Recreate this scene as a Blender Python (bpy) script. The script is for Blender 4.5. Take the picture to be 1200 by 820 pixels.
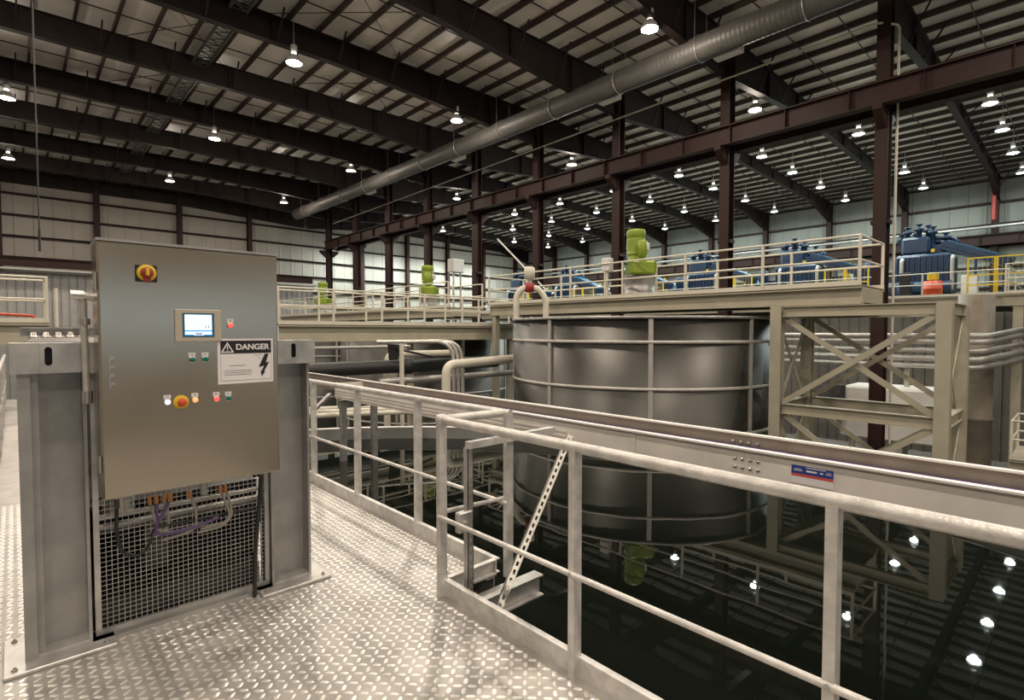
import bpy, math, random
from mathutils import Vector, Matrix
random.seed(7)
for o in list(bpy.data.objects): bpy.data.objects.remove(o)
sc = bpy.context.scene; COL = sc.collection
V = Vector
# ------------------------------------------------------------------ camera, light, exposure
CAM_H = 1.57; YAW = math.atan(585/632.); PITCH = math.atan(22/632.); FPX = 632.
cam = bpy.data.cameras.new('camera'); camo = bpy.data.objects.new('camera', cam); COL.objects.link(camo)
cam.sensor_width = 36; cam.lens = FPX/1200*36; cam.clip_start = .05; cam.clip_end = 400
camo.location = (0, 0, CAM_H); camo.rotation_euler = (math.pi/2-PITCH, 0, -YAW); sc.camera = camo
vs = sc.view_settings
sc.display_settings.display_device = 'sRGB'
vs.view_transform = 'Standard'; vs.look = 'None'; vs.gamma = 1; vs.use_curve_mapping = False
vs.exposure = 0.0
w = bpy.data.worlds.new('world'); sc.world = w; w.use_nodes = True
w.node_tree.nodes['Background'].inputs[0].default_value = (.75, .90, 1, 1)
w.node_tree.nodes['Background'].inputs[1].default_value = .95
WARM = (1, .87, .73); COOL = (.88, 1, .95)
P_WARM, P_COOL = 380., 250.       # downlight of one lamp
U_WARM, U_COOL = 190., 60.         # what leaks upward through its prismatic reflector
sc.cycles.use_denoising = True
sc.cycles.max_bounces = 8; sc.cycles.diffuse_bounces = 4; sc.cycles.glossy_bounces = 4
sc.cycles.sample_clamp_indirect = 4.0

# ------------------------------------------------------------------ helpers
def ray(x, y):
    """direction of photo position (1200x820), unit forward depth"""
    F = V((math.sin(YAW)*math.cos(PITCH), math.cos(YAW)*math.cos(PITCH), -math.sin(PITCH)))
    R = V((math.cos(YAW), -math.sin(YAW), 0)); U = R.cross(F)
    return F+R*((x-600)/FPX)-U*((y-410)/FPX)
def on(axis, val, x, y):
    o = V((0, 0, CAM_H)); d = ray(x, y); i = 'XYZ'.index(axis)
    return o+d*((val-o[i])/d[i])

class MB:
    def __init__(s): s.v = []; s.f = []; s.sm = []
    def add(s, vs_, fs, smooth=False):
        b = len(s.v); s.v += [V(p) for p in vs_]; s.f += [tuple(i+b for i in f) for f in fs]; s.sm += [smooth]*len(fs); return s
    def box(s, a, b):
        x0, y0, z0 = a; x1, y1, z1 = b
        return s.add([(x0,y0,z0),(x1,y0,z0),(x1,y1,z0),(x0,y1,z0),(x0,y0,z1),(x1,y0,z1),(x1,y1,z1),(x0,y1,z1)],
                     [(0,3,2,1),(4,5,6,7),(0,1,5,4),(1,2,6,5),(2,3,7,6),(3,0,4,7)])
    def bbox(s, a, b, r=.01):
        """box with its edges eased"""
        a = V(a); b = V(b); r = min(r, min(b-a)*.3)
        pts = []; c = (a+b)/2; h = (b-a)/2
        import itertools
        idx = {}
        for sx, sy, sz in itertools.product((-1,1), repeat=3):
            for ax in range(3):
                p = [sx*h[0], sy*h[1], sz*h[2]]; sg = (sx, sy, sz)
                for k in range(3):
                    if k != ax: p[k] -= sg[k]*r
                idx[(sx,sy,sz,ax)] = len(pts); pts.append(c+V(p))
        F = []
        for ax in range(3):
            u, w_ = [k for k in range(3) if k != ax]
            for sg in (-1, 1):
                q = []
                for su, sw in ((-1,-1),(1,-1),(1,1),(-1,1)):
                    t = [0,0,0]; t[ax] = sg; t[u] = su; t[w_] = sw; q.append(idx[(*t, ax)])
                F.append(q)
            for su, sw in itertools.product((-1,1), repeat=2):   # edges along ax
                q = []
                for sa, k in ((-1,u),(-1,w_),(1,w_),(1,u)):
                    t = [0,0,0]; t[ax] = sa; t[u] = su; t[w_] = sw; q.append(idx[(*t, k)])
                F.append(q)
        for sg in itertools.product((-1,1), repeat=3): F.append([idx[(*sg, k)] for k in range(3)])
        out = []
        for q in F:
            n = (pts[q[1]]-pts[q[0]]).cross(pts[q[2]]-pts[q[1]]); m = sum((pts[i] for i in q), V())/len(q)-c
            out.append(tuple(q) if n.dot(m) > 0 else tuple(reversed(q)))
        return s.add(pts, out)
    def frame(s, p, q, up=(0,0,1)):
        d = (V(q)-V(p)).normalized(); up = V(up)
        if abs(d.dot(up)) > .98: up = V((0,1,0)) if abs(d.y) < .9 else V((1,0,0))
        r = d.cross(up).normalized(); return d, r, r.cross(d)
    def prism(s, p, q, poly, up=(0,0,1), smooth=False):
        """sweep a 2-D outline (right, up) from p to q"""
        p = V(p); q = V(q); d, r, u = s.frame(p, q, up); n = len(poly)
        vs_ = [b+r*x+u*y for b in (p, q) for x, y in poly]
        fs = [(i, (i+1) % n, n+(i+1) % n, n+i) for i in range(n)]
        s.add(vs_, fs, smooth)
        return s.add(vs_, [tuple(reversed(range(n))), tuple(range(n, 2*n))])
    def bar(s, p, q, w_, h, up=(0,0,1)):
        return s.prism(p, q, [(-w_/2,-h/2),(w_/2,-h/2),(w_/2,h/2),(-w_/2,h/2)], up)
    def ibeam(s, p, q, w_, h, t=.02, up=(0,0,1), tw=None):
        a, b, k = w_/2, h/2, (tw or t)/2
        return s.prism(p, q, [(-a,-b),(a,-b),(a,-b+t),(k,-b+t),(k,b-t),(a,b-t),(a,b),(-a,b),(-a,b-t),(-k,b-t),(-k,-b+t),(-a,-b+t)], up)
    def channel(s, p, q, w_, h, t=.012, up=(0,0,1), side=1):
        a, b = w_/2*side, h/2; t2 = t*side
        poly = [(-a,-b),(a,-b),(a,-b+t),(-a+t2,-b+t),(-a+t2,b-t),(a,b-t),(a,b),(-a,b)]
        if side < 0: poly.reverse()
        return s.prism(p, q, poly, up)
    def tube(s, pts, r, n=10, caps=True):
        pts = [V(p) for p in pts]; rings = []; prev = None
        rr = r if isinstance(r, (list, tuple)) else [r]*len(pts)
        for i, p in enumerate(pts):
            d = ((pts[min(i+1, len(pts)-1)]-p).normalized()+(p-pts[max(i-1, 0)]).normalized()).normalized() if 0 < i < len(pts)-1 else (pts[min(i+1, len(pts)-1)]-pts[max(i-1, 0)]).normalized()
            if prev is None:
                up = V((0,0,1)) if abs(d.z) < .9 else V((0,1,0)); a = d.cross(up).normalized()
            else: a = (prev-d*prev.dot(d)).normalized()
            prev = a; b = d.cross(a)
            rings.append([p+(a*math.cos(2*math.pi*k/n)+b*math.sin(2*math.pi*k/n))*rr[i] for k in range(n)])
        m = len(rings); vs_ = [q for g in rings for q in g]
        s.add(vs_, [(i*n+k, i*n+(k+1) % n, (i+1)*n+(k+1) % n, (i+1)*n+k) for i in range(m-1) for k in range(n)], True)
        if caps: s.add(rings[0]+rings[-1], [tuple(reversed(range(n))), tuple(range(n, 2*n))])
        return s
    def lathe(s, c, prof, n=24, axis='Z', smooth=True, ang=(0, 1)):
        """profile of (radius, height) about an axis through c"""
        c = V(c); vs_ = []; full = ang == (0, 1); m = n if full else n+1
        for r, h in prof:
            for k in range(m):
                t = 2*math.pi*(ang[0]+(ang[1]-ang[0])*k/n); x, y = r*math.cos(t), r*math.sin(t)
                vs_.append(c+(V((x,y,h)) if axis == 'Z' else V((x,h,y)) if axis == 'Y' else V((h,x,y))))
        fs = []
        for i in range(len(prof)-1):
            for k in range(n):
                k2 = (k+1) % m
                q = (i*m+k, i*m+k2, (i+1)*m+k2, (i+1)*m+k)
                fs.append(q if axis != 'Y' else tuple(reversed(q)))
        return s.add(vs_, fs, smooth)
    def cyl(s, p, q, r, n=16): return s.tube([p, q], r, n)
    def mesh(s, name, mat, off):
        me = bpy.data.meshes.new(name); me.from_pydata([tuple(p-off) for p in s.v], [], s.f)
        me.polygons.foreach_set('use_smooth', s.sm); me.materials.append(mat); me.update(); return me
    def lo(s):
        return V([(min(p[i] for p in s.v)+max(p[i] for p in s.v))/2 for i in (0,1)]+[min(p.z for p in s.v)])

def wloc(o):
    l = V()
    while o: l = l+V(o.location); o = o.parent
    return l
def tag(o, label=None, cat=None, group=None, kind=None):
    for k, v in (('label', label), ('category', cat), ('group', group), ('kind', kind)):
        if v: o[k] = v
    return o
def thing(name, label, cat, loc, group=None):
    o = bpy.data.objects.new(name, None); COL.objects.link(o); o.location = loc; o.empty_display_size = .2
    return tag(o, label, cat, group)
def part(name, mb, mat, parent, label=None, kind=None):
    o = bpy.data.objects.new(name, mb.mesh(name, mat, wloc(parent))); COL.objects.link(o); o.parent = parent
    return tag(o, label, None, None, kind)
def solo(name, mb, mat, label, cat, group=None, kind=None):
    l = mb.lo(); o = bpy.data.objects.new(name, mb.mesh(name, mat, l)); COL.objects.link(o); o.location = l
    return tag(o, label, cat, group, kind)
def struct(name, mb, mat):
    return solo(name, mb, mat, None, None, None, 'structure')
def clone(root, loc, label=None):
    r = root.copy(); COL.objects.link(r); r.location = loc
    if label: r['label'] = label
    def rec(a, b):
        for ch in list(a.children):
            c = ch.copy(); COL.objects.link(c); c.parent = b; rec(ch, c)
    rec(root, r); return r
def arc(c, r, a0, a1, u, v, n=8):
    c = V(c); u = V(u); v = V(v)
    return [c+u*(r*math.cos(math.radians(a0+(a1-a0)*i/n)))+v*(r*math.sin(math.radians(a0+(a1-a0)*i/n))) for i in range(n+1)]
def pipe(pts, rad, n=5):
    """round the corners of a polyline"""
    pts = [V(p) for p in pts]; out = [pts[0]]
    for i in range(1, len(pts)-1):
        a, b, c = pts[i-1:i+2]; r = min(rad, (a-b).length*.45, (c-b).length*.45)
        p0 = b+(a-b).normalized()*r; p1 = b+(c-b).normalized()*r
        for k in range(n+1):
            t = k/n; out.append(p0*(1-t)**2+b*2*t*(1-t)+p1*t*t)
    return out+[pts[-1]]
ORD = ['nearest','second','third','fourth','fifth','sixth','seventh','eighth','ninth','tenth','eleventh','twelfth']

# ------------------------------------------------------------------ materials
def mat(name, col, metal=0., rough=.5, var=0., scale=6., bump=0., stretch=None, bscale=None, spec=None, dirt=None):
    m = bpy.data.materials.new(name); m.use_nodes = True; nt = m.node_tree; b = nt.nodes['Principled BSDF']
    b.inputs['Base Color'].default_value = (*col, 1); b.inputs['Metallic'].default_value = metal; b.inputs['Roughness'].default_value = rough
    if spec is not None: b.inputs['Specular IOR Level'].default_value = spec
    if var or bump:
        tc = nt.nodes.new('ShaderNodeTexCoord'); mp = nt.nodes.new('ShaderNodeMapping'); nt.links.new(tc.outputs['Object'], mp.inputs[0])
        if stretch: mp.inputs['Scale'].default_value = stretch
    if var:
        nz = nt.nodes.new('ShaderNodeTexNoise'); nz.inputs['Scale'].default_value = scale; nz.inputs['Detail'].default_value = 6
        nt.links.new(mp.outputs[0], nz.inputs['Vector'])
        rp = nt.nodes.new('ShaderNodeValToRGB'); rp.color_ramp.elements[0].position = .3; rp.color_ramp.elements[1].position = .7
        lo_ = dirt if dirt else tuple(c*(1-var) for c in col); hi = tuple(min(1, c*(1+var*.6)) for c in col)
        rp.color_ramp.elements[0].color = (*lo_, 1); rp.color_ramp.elements[1].color = (*hi, 1)
        nt.links.new(nz.outputs[0], rp.inputs[0]); nt.links.new(rp.outputs[0], b.inputs['Base Color'])
        mr = nt.nodes.new('ShaderNodeMapRange'); mr.inputs[3].default_value = max(.02, rough-.08); mr.inputs[4].default_value = min(1, rough+.12)
        nt.links.new(nz.outputs[0], mr.inputs[0]); nt.links.new(mr.outputs[0], b.inputs['Roughness'])
    if bump:
        n2 = nt.nodes.new('ShaderNodeTexNoise'); n2.inputs['Scale'].default_value = bscale or scale*4; n2.inputs['Detail'].default_value = 3
        nt.links.new(mp.outputs[0], n2.inputs['Vector'])
        bp = nt.nodes.new('ShaderNodeBump'); bp.inputs['Strength'].default_value = bump; bp.inputs['Distance'].default_value = .01
        nt.links.new(n2.outputs[0], bp.inputs['Height']); nt.links.new(bp.outputs[0], b.inputs['Normal'])
    return m
def emit(name, col, st):
    m = bpy.data.materials.new(name); m.use_nodes = True; b = m.node_tree.nodes['Principled BSDF']
    b.inputs['Base Color'].default_value = (*col, 1); b.inputs['Emission Color'].default_value = (*col, 1); b.inputs['Emission Strength'].default_value = st
    return m
M = {
 'maroon': mat('maroon_paint', (.022,.007,.0052), 0, .6, .3, 1.5, spec=.3),
 'rafter': mat('dark_primer', (.014,.0075,.006), 0, .65, .25, 1.2, spec=.3),
 'purlin': mat('purlin_primer', (.028,.015,.011), 0, .6),
 'roof': mat('roof_insulation', (.66,.62,.57), 0, .42, .08, 1.2, .25, None, 2.5),
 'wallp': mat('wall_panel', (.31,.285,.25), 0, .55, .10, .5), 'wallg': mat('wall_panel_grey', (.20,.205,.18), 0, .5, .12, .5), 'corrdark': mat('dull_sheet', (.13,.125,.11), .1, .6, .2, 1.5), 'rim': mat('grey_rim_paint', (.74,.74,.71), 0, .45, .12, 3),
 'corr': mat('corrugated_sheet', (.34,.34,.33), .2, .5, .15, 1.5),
 'concrete': mat('concrete_floor', (.16,.15,.14), 0, .8, .3, .7),
 'galv': mat('galvanised', (.50,.49,.47), .75, .42, .22, 9, .08),
 'galvrail': mat('galvanised_rail', (.60,.58,.55), .35, .42, .22, 14, .25, None, 60),
 'galvdark': mat('weathered_galvanised', (.36,.352,.34), .7, .45, .25, 5, .05),
 'plate': mat('tread_plate', (.40,.38,.355), .55, .46, .28, 5, .04), 'lug': mat('worn_lozenge', (.80,.775,.735), .65, .30, .1, 9),
 'stain': mat('brushed_stainless', (.47,.425,.35), .97, .17, .05, 1.2),
 'stainedge': mat('stainless_trim', (.55,.53,.49), .95, .3),
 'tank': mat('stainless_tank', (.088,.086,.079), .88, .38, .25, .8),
 'tankseam': mat('tank_seam', (.50,.48,.45), .4, .42, .15, 8),
 'beige': mat('beige_paint', (.37,.345,.265), 0, .5, .10, 2),
 'beigelt': mat('pale_beige_paint', (.60,.57,.48), 0, .45, .06, 3),
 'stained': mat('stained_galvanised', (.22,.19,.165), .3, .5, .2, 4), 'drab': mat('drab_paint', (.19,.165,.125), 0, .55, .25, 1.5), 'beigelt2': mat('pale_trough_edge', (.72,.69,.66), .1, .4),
 'launder': mat('galvanised_launder', (.70,.655,.61), .05, .45, .14, 3, .03),
 'duct': mat('spiral_duct', (.10,.096,.088), .25, .5, .12, 2),
 'black': mat('black_rubber', (.012,.012,.012), 0, .45),
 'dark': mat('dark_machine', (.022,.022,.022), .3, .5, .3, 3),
 'darkgrey': mat('dark_grey_paint', (.07,.068,.065), .2, .5, .2, 4),
 'purple': mat('purple_hose', (.10,.06,.16), 0, .45),
 'greyhose': mat('grey_hose', (.26,.24,.21), .1, .5),
 'orange': mat('orange_gland', (.5,.22,.08), 0, .5),
 'silver': mat('silver_sleeve', (.62,.60,.56), .7, .33, .2, 12, .3, None, 30),
 'white': mat('white_paint', (.62,.61,.58), 0, .5),
 'pipegrey': mat('steel_pipe', (.42,.41,.39), .6, .4, .15, 3),
 'green': mat('lime_paint', (.20,.28,.018), 0, .42, .1, 3),
 'blue': mat('blue_paint', (.006,.027,.070), 0, .42, .25, 2),
 'bluelt': mat('light_blue_paint', (.025,.10,.17), 0, .42, .2, 2),
 'yellow': mat('yellow_paint', (.62,.42,.02), 0, .45),
 'red': mat('red_paint', (.28,.02,.015), 0, .45),
 'orangered': mat('orange_red_paint', (.55,.07,.02), 0, .45),
 'redcap': emit('lit_red_cap', (1,.10,.09), .9), 'whitecap': emit('lit_white_cap', (.85,.9,1), .9), 'orangecap': emit('lit_orange_cap', (1,.42,.14), .8),
 'greencap': mat('green_cap', (.0,.14,.10), 0, .25),
 'signwhite': mat('sign_white', (.70,.67,.67), 0, .5), 'signblack': mat('sign_black', (.012,.01,.012), 0, .4), 'signgrey': mat('sign_print', (.25,.25,.26), 0, .6),
 'signblue': mat('sign_blue', (.02,.05,.24), 0, .4), 'signred': mat('sign_red', (.55,.08,.06), 0, .4),
 'hmi': mat('hmi_bezel', (.42,.37,.30), 0, .45), 'hmiteal': mat('screen_surround', (.02,.12,.17), 0, .3),
 'screen': emit('lit_screen', (.70,.82,1), 1.0), 'screenblue': emit('screen_blue', (.08,.30,.75), .8), 'screenink': emit('screen_ink', (.25,.35,.55), .6),
 'lampshade': mat('prismatic_reflector', (.62,.62,.60), .3, .25), 'ballast': mat('ballast_housing', (.55,.55,.53), .4, .4),
 'bulbw': emit('bulb_warm', (1,.93,.82), 14), 'bulbc': emit('bulb_cool', (.90,1,.98), 14), 'glow': emit('reflector_glow', (1,.95,.86), 1.6),
}
wm = bpy.data.materials.new('dark_water'); wm.use_nodes = True; b_ = wm.node_tree.nodes['Principled BSDF']
b_.inputs['Base Color'].default_value = (.006,.008,.006,1); b_.inputs['Roughness'].default_value = .015; b_.inputs['IOR'].default_value = 1.33
_t = wm.node_tree; _n = _t.nodes.new('ShaderNodeTexNoise'); _n.inputs['Scale'].default_value = 1.6; _n.inputs['Detail'].default_value = 1
_tc = _t.nodes.new('ShaderNodeTexCoord'); _t.links.new(_tc.outputs['Object'], _n.inputs['Vector'])
_bp = _t.nodes.new('ShaderNodeBump'); _bp.inputs['Strength'].default_value = .05; _bp.inputs['Distance'].default_value = .02
_t.links.new(_n.outputs[0], _bp.inputs['Height']); _t.links.new(_bp.outputs[0], b_.inputs['Normal'])

# ------------------------------------------------------------------ building shell
XL, XC, XR = -13., 20., 48.8            # left wall, column line, right wall
YF, YB = -21., 49.9                     # front wall behind the camera, end wall
FL = -4.0                               # hall floor
def yk(k): return 4.62+5*k
def roofz(x): return 12.62+.012*x if x <= XC else 12.86-(x-XC)*.030
def raft_lo(x):
    if x <= 10: return 11.55+.006*x
    if x <= XC: return 11.61-(x-10)*.055
    if x <= 28: return 11.06+(x-XC)*.085
    if x <= 44: return 11.74-(x-28)*.03
    return 11.26-(x-44)*.22
mb = MB().box((XL,YF,FL-.2), (XR,YB,FL)); floor = struct('floor', mb, M['concrete'])
mb = MB()
for x0, x1 in ((XL,XC), (XC,XR)):
    mb.prism(((x0),YF,0), ((x0),YB,0), [(0,roofz(x0)),(x1-x0,roofz(x1)),(x1-x0,roofz(x1)+.12),(0,roofz(x0)+.12)])
ceiling = struct('ceiling', mb, M['roof'])
def purlin(x):
    z = roofz(x)-.005
    part('purlin', MB().channel((x,YF,z-.11), (x,YB,z-.11), .075, .22, .012), M['purlin'], ceiling)
x = -12.6+.02
while x < XC-.3: purlin(x); x += 1.11
x = XC+.35
while x < XR-.2: purlin(x); x += 1.13
for k in range(-3, 9):                   # bridging between the purlins, two lines a bay
    for t in (.36, .70):
        y = yk(k+t); g = MB()
        g.bar((XL,y,roofz(XL)-.17), (XC,y,roofz(XC)-.17), .035, .035); g.bar((XC,y,roofz(XC)-.17), (XR,y,roofz(XR)-.17), .035, .035)
        part('bridging_bar', g, M['purlin'], ceiling)
def xbrace(y0, y1, x0, x1):
    for a, b in (((x0,y0),(x1,y1)), ((x1,y0),(x0,y1))):
        part('brace_rod', MB().cyl((a[0],a[1],roofz(a[0])-.24), (b[0],b[1],roofz(b[0])-.24), .014, 6), M['purlin'], ceiling)
for k in (1, 3, 4, 6): xbrace(yk(k), yk(k+1), 3.2, 6.6)
xbrace(yk(2), yk(3), 6.6, 12.0); xbrace(yk(3), yk(4), 9.0, 14.5)

def wall_cols(root, pts, sz, ztop):
    for x, y, zt in pts:
        part('column', MB().ibeam((x,y,FL), (x,y,zt), sz, sz*1.25, .02, up=(0,1,0) if root is wall_back else (1,0,0)), M['maroon'], root)
GZ = [12.27,10.85,9.43,8.01,6.59,5.17,3.75,2.33]
# end wall: vertical ribbed panels
def ribbed(p0, p1, z0, z1, n, depth, inward):
    """sheet of shallow trapezoid ribs from p0 to p1"""
    p0 = V(p0); p1 = V(p1); d = (p1-p0)/n; iv = V(inward); vs_ = []; fs = []
    prof = []
    for i in range(n):
        for t, h in ((0,0),(.80,0),(.86,1),(.94,1)): prof.append(p0+d*(i+t)+iv*(h*depth))
    prof.append(p1)
    for p in prof: vs_ += [(p.x,p.y,z0),(p.x,p.y,z1)]
    return vs_, [(2*i,2*i+2,2*i+3,2*i+1) for i in range(len(prof)-1)]
mb = MB().box((XL,YB+.05,FL), (XR,YB+.25,13.2)); mb.add(*ribbed((XL,YB,0), (XR,YB,0), FL, 13.0, 60, .03, (0,-1,0)))
wall_back = struct('wall_back', mb, M['wallp'])
for z in GZ: part('girt', MB().channel((XL,YB-.12,z), (XR,YB-.12,z), .20, .14, .012), M['maroon'], wall_back)
wall_cols(wall_back, [(-.52+5.22*k-5.22, YB-.35, roofz(-.52+5.22*k-5.22)-.3) for k in range(0, 5)]+[(-.52+5.22*k-5.22, YB-.35, roofz(-.52+5.22*k-5.22)-.3) for k in range(6, 11)], .34, 12)
mb = MB().box((XR+.05,YF,FL), (XR+.25,YB,13.0)); mb.add(*ribbed((XR,YF,0), (XR,YB,0), FL, 12.2, 70, .03, (-1,0,0)))
wall_right = struct('wall_right', mb, M['wallg'])
for z in (11.75,10.2,8.75,7.3,5.9,4.5,3.1,1.7): part('girt', MB().channel((XR-.12,YF,z), (XR-.12,YB,z), .20, .14, .012), M['maroon'], wall_right)
wall_cols(wall_right, [(XR-.38, yk(k)+.1, roofz(XR-.4)-.3) for k in range(-3, 9)], .36, 12)
struct('wall_left', MB().box((XL-.2,YF,FL), (XL,YB,13.0)), M['wallp'])
struct('wall_front', MB().box((XL,YF-.2,FL), (XR,YF,1.2)).box((XL,YF-.2,3.2), (XR,YF,13.2)).box((XL,YF-.2,1.2), (XL+2,YF,3.2)).box((22,YF-.2,1.2), (XR,YF,3.2)), M['wallp'])
# lower corrugated partition in front of the end wall
mb = MB().box((XL,46.3,FL), (19.2,46.4,5.35)); vs_, fs = ribbed((XL,46.2,0), (19.2,46.2,0), FL, 5.3, 75, .09, (0,-1,0)); mb.add(vs_, fs)
wall_inner = struct('wall_inner', mb, M['corr'])
part('top_beam', MB().ibeam((XL,46.2,5.95), (19.2,46.2,5.95), .3, .55, .03), M['maroon'], wall_inner)
part('canopy', MB().box((XL,45.2,5.38), (19.2,46.2,5.5)), M['corr'], wall_inner)

# ------------------------------------------------------------------ interior columns, rafters, crane beams
for k in range(0, 9):
    y = yk(k)
    c = thing('steel_column', 'maroon steel column, %s from the camera in the long crane column row' % ORD[k] if k else 'maroon steel column nearest the camera in the crane row, with a pale conduit down its side', 'column', (XC,y,FL), 'steel columns along the crane runway')
    part('shaft', MB().ibeam((XC,y,FL), (XC,y,12.62), .36, .46, .028, up=(1,0,0)), M['maroon'], c)
    part('base_plate', MB().box((XC-.35,y-.35,FL), (XC+.35,y+.35,FL+.05)), M['maroon'], c)
    for s in (-1, 1):
        g = MB(); g.prism((XC,y-.12,0), (XC,y+.12,0), [(s*.2,8.4),(s*.8,8.4),(s*.8,8.25),(s*.2,7.75)] if s > 0 else [(s*.2,7.75),(s*.8,8.25),(s*.8,8.4),(s*.2,8.4)])
        part('crane_bracket', g, M['maroon'], c)
    part('splice_plate', MB().box((XC-.19,y-.25,4.9), (XC+.19,y+.25,5.02)), M['maroon'], c)
def rafter(k, x0, x1, label, group):
    y = yk(k) if k < 9 else YB-.35
    n = 18; xs = [x0+(x1-x0)*i/n for i in range(n+1)]
    if x1 > 40: xs = sorted(set(xs+[44., 28.]))
    g = MB()
    for i in range(len(xs)-1):
        a, b = xs[i], xs[i+1]; la, lb, ta, tb = raft_lo(a), raft_lo(b), roofz(a)-.235, roofz(b)-.235
        def seg(ya, yb_, z0a, z1a, z0b, z1b):
            g.add([(a,ya,z0a),(b,ya,z0b),(b,yb_,z0b),(a,yb_,z0a),(a,ya,z1a),(b,ya,z1b),(b,yb_,z1b),(a,yb_,z1a)],
                  [(0,3,2,1),(4,5,6,7),(0,1,5,4),(2,3,7,6)]+([(3,0,4,7)] if i == 0 else [])+([(1,2,6,5)] if i == len(xs)-2 else []))
        seg(y-.012, y+.012, la, ta, lb, tb)
        seg(y-.14, y+.14, la-.03, la, lb-.03, lb); seg(y-.14, y+.14, ta-.03, ta, tb-.03, tb)
    l = g.lo(); r = thing('roof_rafter', label, 'rafter', (l.x,l.y,l.z), group)
    part('web_girder', g, M['rafter'], r)
    for x in [x0+3.3*i for i in range(1, int((x1-x0)/3.3)+1)]:
        if x < x1-.3: part('stiffener', MB().box((x-.01,y-.13,raft_lo(x)), (x+.01,y+.13,roofz(x)-.26)), M['rafter'], r)
    for x in [x0+2.22*i for i in range(1, int((x1-x0)/2.22)+1)]:   # flange stays to the purlins
        if x < x1-.6: part('flange_stay', MB().bar((x,y-.1,raft_lo(x)+.02), (x+.02,y-.75,roofz(x)-.2), .05, .05), M['rafter'], r)
for k in range(1, 10):
    rafter(k, XL, XC-.18, 'dark tapered roof rafter left of the crane columns, %s' % (ORD[k-1]+' from the camera' if k < 9 else 'against the far end wall'), 'rafters over the left bay')
for k in range(-1, 10):
    rafter(k, XC+.18, XR-.1, 'dark roof rafter right of the crane columns, %s' % (ORD[k+1]+' from the camera' if k < 9 else 'against the far end wall'), 'rafters over the right bay')
def crane(x, label, y1, dz=0):
    r = thing('crane_beam', label, 'beam', (x,22,8.4+dz))
    part('girder', MB().ibeam((x,-8,8.75+dz), (x,y1,8.75+dz), .34, .68, .03), M['maroon'], r)
    part('rail', MB().bar((x,-8,9.12+dz), (x,y1,9.12+dz), .07, .07), M['maroon'], r)
    for s in (-1,1):
        for i in range(26): part('stiffener', MB().box((x+.016 if s > 0 else x-.16, -6+i*1.9, 8.45+dz), (x+.16 if s > 0 else x-.016, -5.985+i*1.9, 9.05+dz)), M['maroon'], r)
crane(XC-.52, 'long maroon crane runway beam on the near side of the columns', yk(8)-.4); crane(XC+.52, 'long dark crane runway beam on the far side of the columns', yk(8)-.4)
crane(XR-.85, 'long maroon runway beam along the right wall behind the blue machines', 48.5, -1.1)

# ------------------------------------------------------------------ lamps
def lamp_proto(warm):
    r = thing('high_bay_lamp', 'x', 'lamp', (0,0,0))
    part('reflector', MB().lathe((0,0,0), [(.27,0),(.275,.02),(.24,.12),(.17,.22),(.10,.28),(.10,.285),(.165,.215),(.23,.115),(.265,.02),(.255,0),(.27,0)], 20), M['lampshade'], r)
    part('bulb', MB().lathe((0,0,0), [(.0,-.015),(.15,-.01),(.225,.02),(.20,.05),(0,.06)], 20), M['bulbw' if warm else 'bulbc'], r, 'glowing lens')
    part('socket', MB().lathe((0,0,0), [(0,.28),(.085,.28),(.085,.36),(.05,.38),(0,.38)], 14), M['glow'], r, 'glowing neck')
    part('ballast', MB().lathe((0,0,0), [(0,.38),(.10,.38),(.115,.40),(.115,.60),(.09,.63),(0,.63)], 14), M['ballast'], r)
    return r
def lamp_light(x, y, z, warm, up=True, gain=1.):
    L = bpy.data.lights.new('lamp_light', 'AREA'); L.shape = 'DISK'; L.size = .42; L.energy = gain*(P_WARM if warm else P_COOL); L.color = WARM if warm else COOL
    o = bpy.data.objects.new('lamp_light', L); COL.objects.link(o); o.location = (x,y,z-.05)
    if up:
        U_ = bpy.data.lights.new('lamp_glow', 'POINT'); U_.shadow_soft_size = .12; U_.energy = U_WARM if warm else U_COOL; U_.color = L.color
        u = bpy.data.objects.new('lamp_glow', U_); COL.objects.link(u); u.location = (x,y,z-.12)
LAMPS = []
for rx, nm, ys in ((.05,'row farthest left over the walkway', (30.2,40.6)), (7.5,'middle row left of the air duct', (19.4,29.6,39.8)), (14.85,'row beside the air duct', (9.7,19.7,30.0,40.7))):
    for i, y in enumerate(ys): LAMPS.append((rx,y,11.0,True,'warm hanging high bay lamp, %s in the %s' % (ORD[i],nm),'high bay lamps over the left bay'))
for i, y in enumerate((10.1,20.4,31.2)): LAMPS.append((23.5,y,11.0,True,'hanging high bay lamp, %s in the row just past the crane columns' % ORD[i],'high bay lamps over the right bay'))
RN = ('second row past the crane columns','third row past the crane columns','fourth row past the crane columns','row nearest the right wall')
for x, nm in zip((30.0,34.35,39.2,44.4), RN):
    for i, y in enumerate((3.2,7.95,12.5,17.45,22.3,27.2,32.1,37.0,42.0)):
        LAMPS.append((x,y,11.0,False,'cool white high bay lamp, %s in the %s' % (ORD[i],nm),'high bay lamps over the right bay'))
pw, pc = lamp_proto(True), lamp_proto(False); used = set()
for x, y, z, warm, lab, grp in LAMPS:
    p = pw if warm else pc
    if warm not in used: used.add(warm); o = p; o.location = (x,y,z); o['label'] = lab
    else: o = clone(p, (x,y,z), lab)
    o['group'] = grp
    part('stem', MB().cyl((x,y,z+.63), (x,y,roofz(x)-.01), .018, 6), M['ballast'], o)
    lamp_light(x, y, z, warm)
for x in (-7.4,.05,7.5,14.85):                       # the rows run on behind and beside the camera
    for y in (-10.2,-.3,9.7,19.5): 
        if (x,y) not in ((7.5,19.5),(14.85,9.7),(14.85,19.5)): lamp_light(x, y, 11.0, True)
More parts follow.
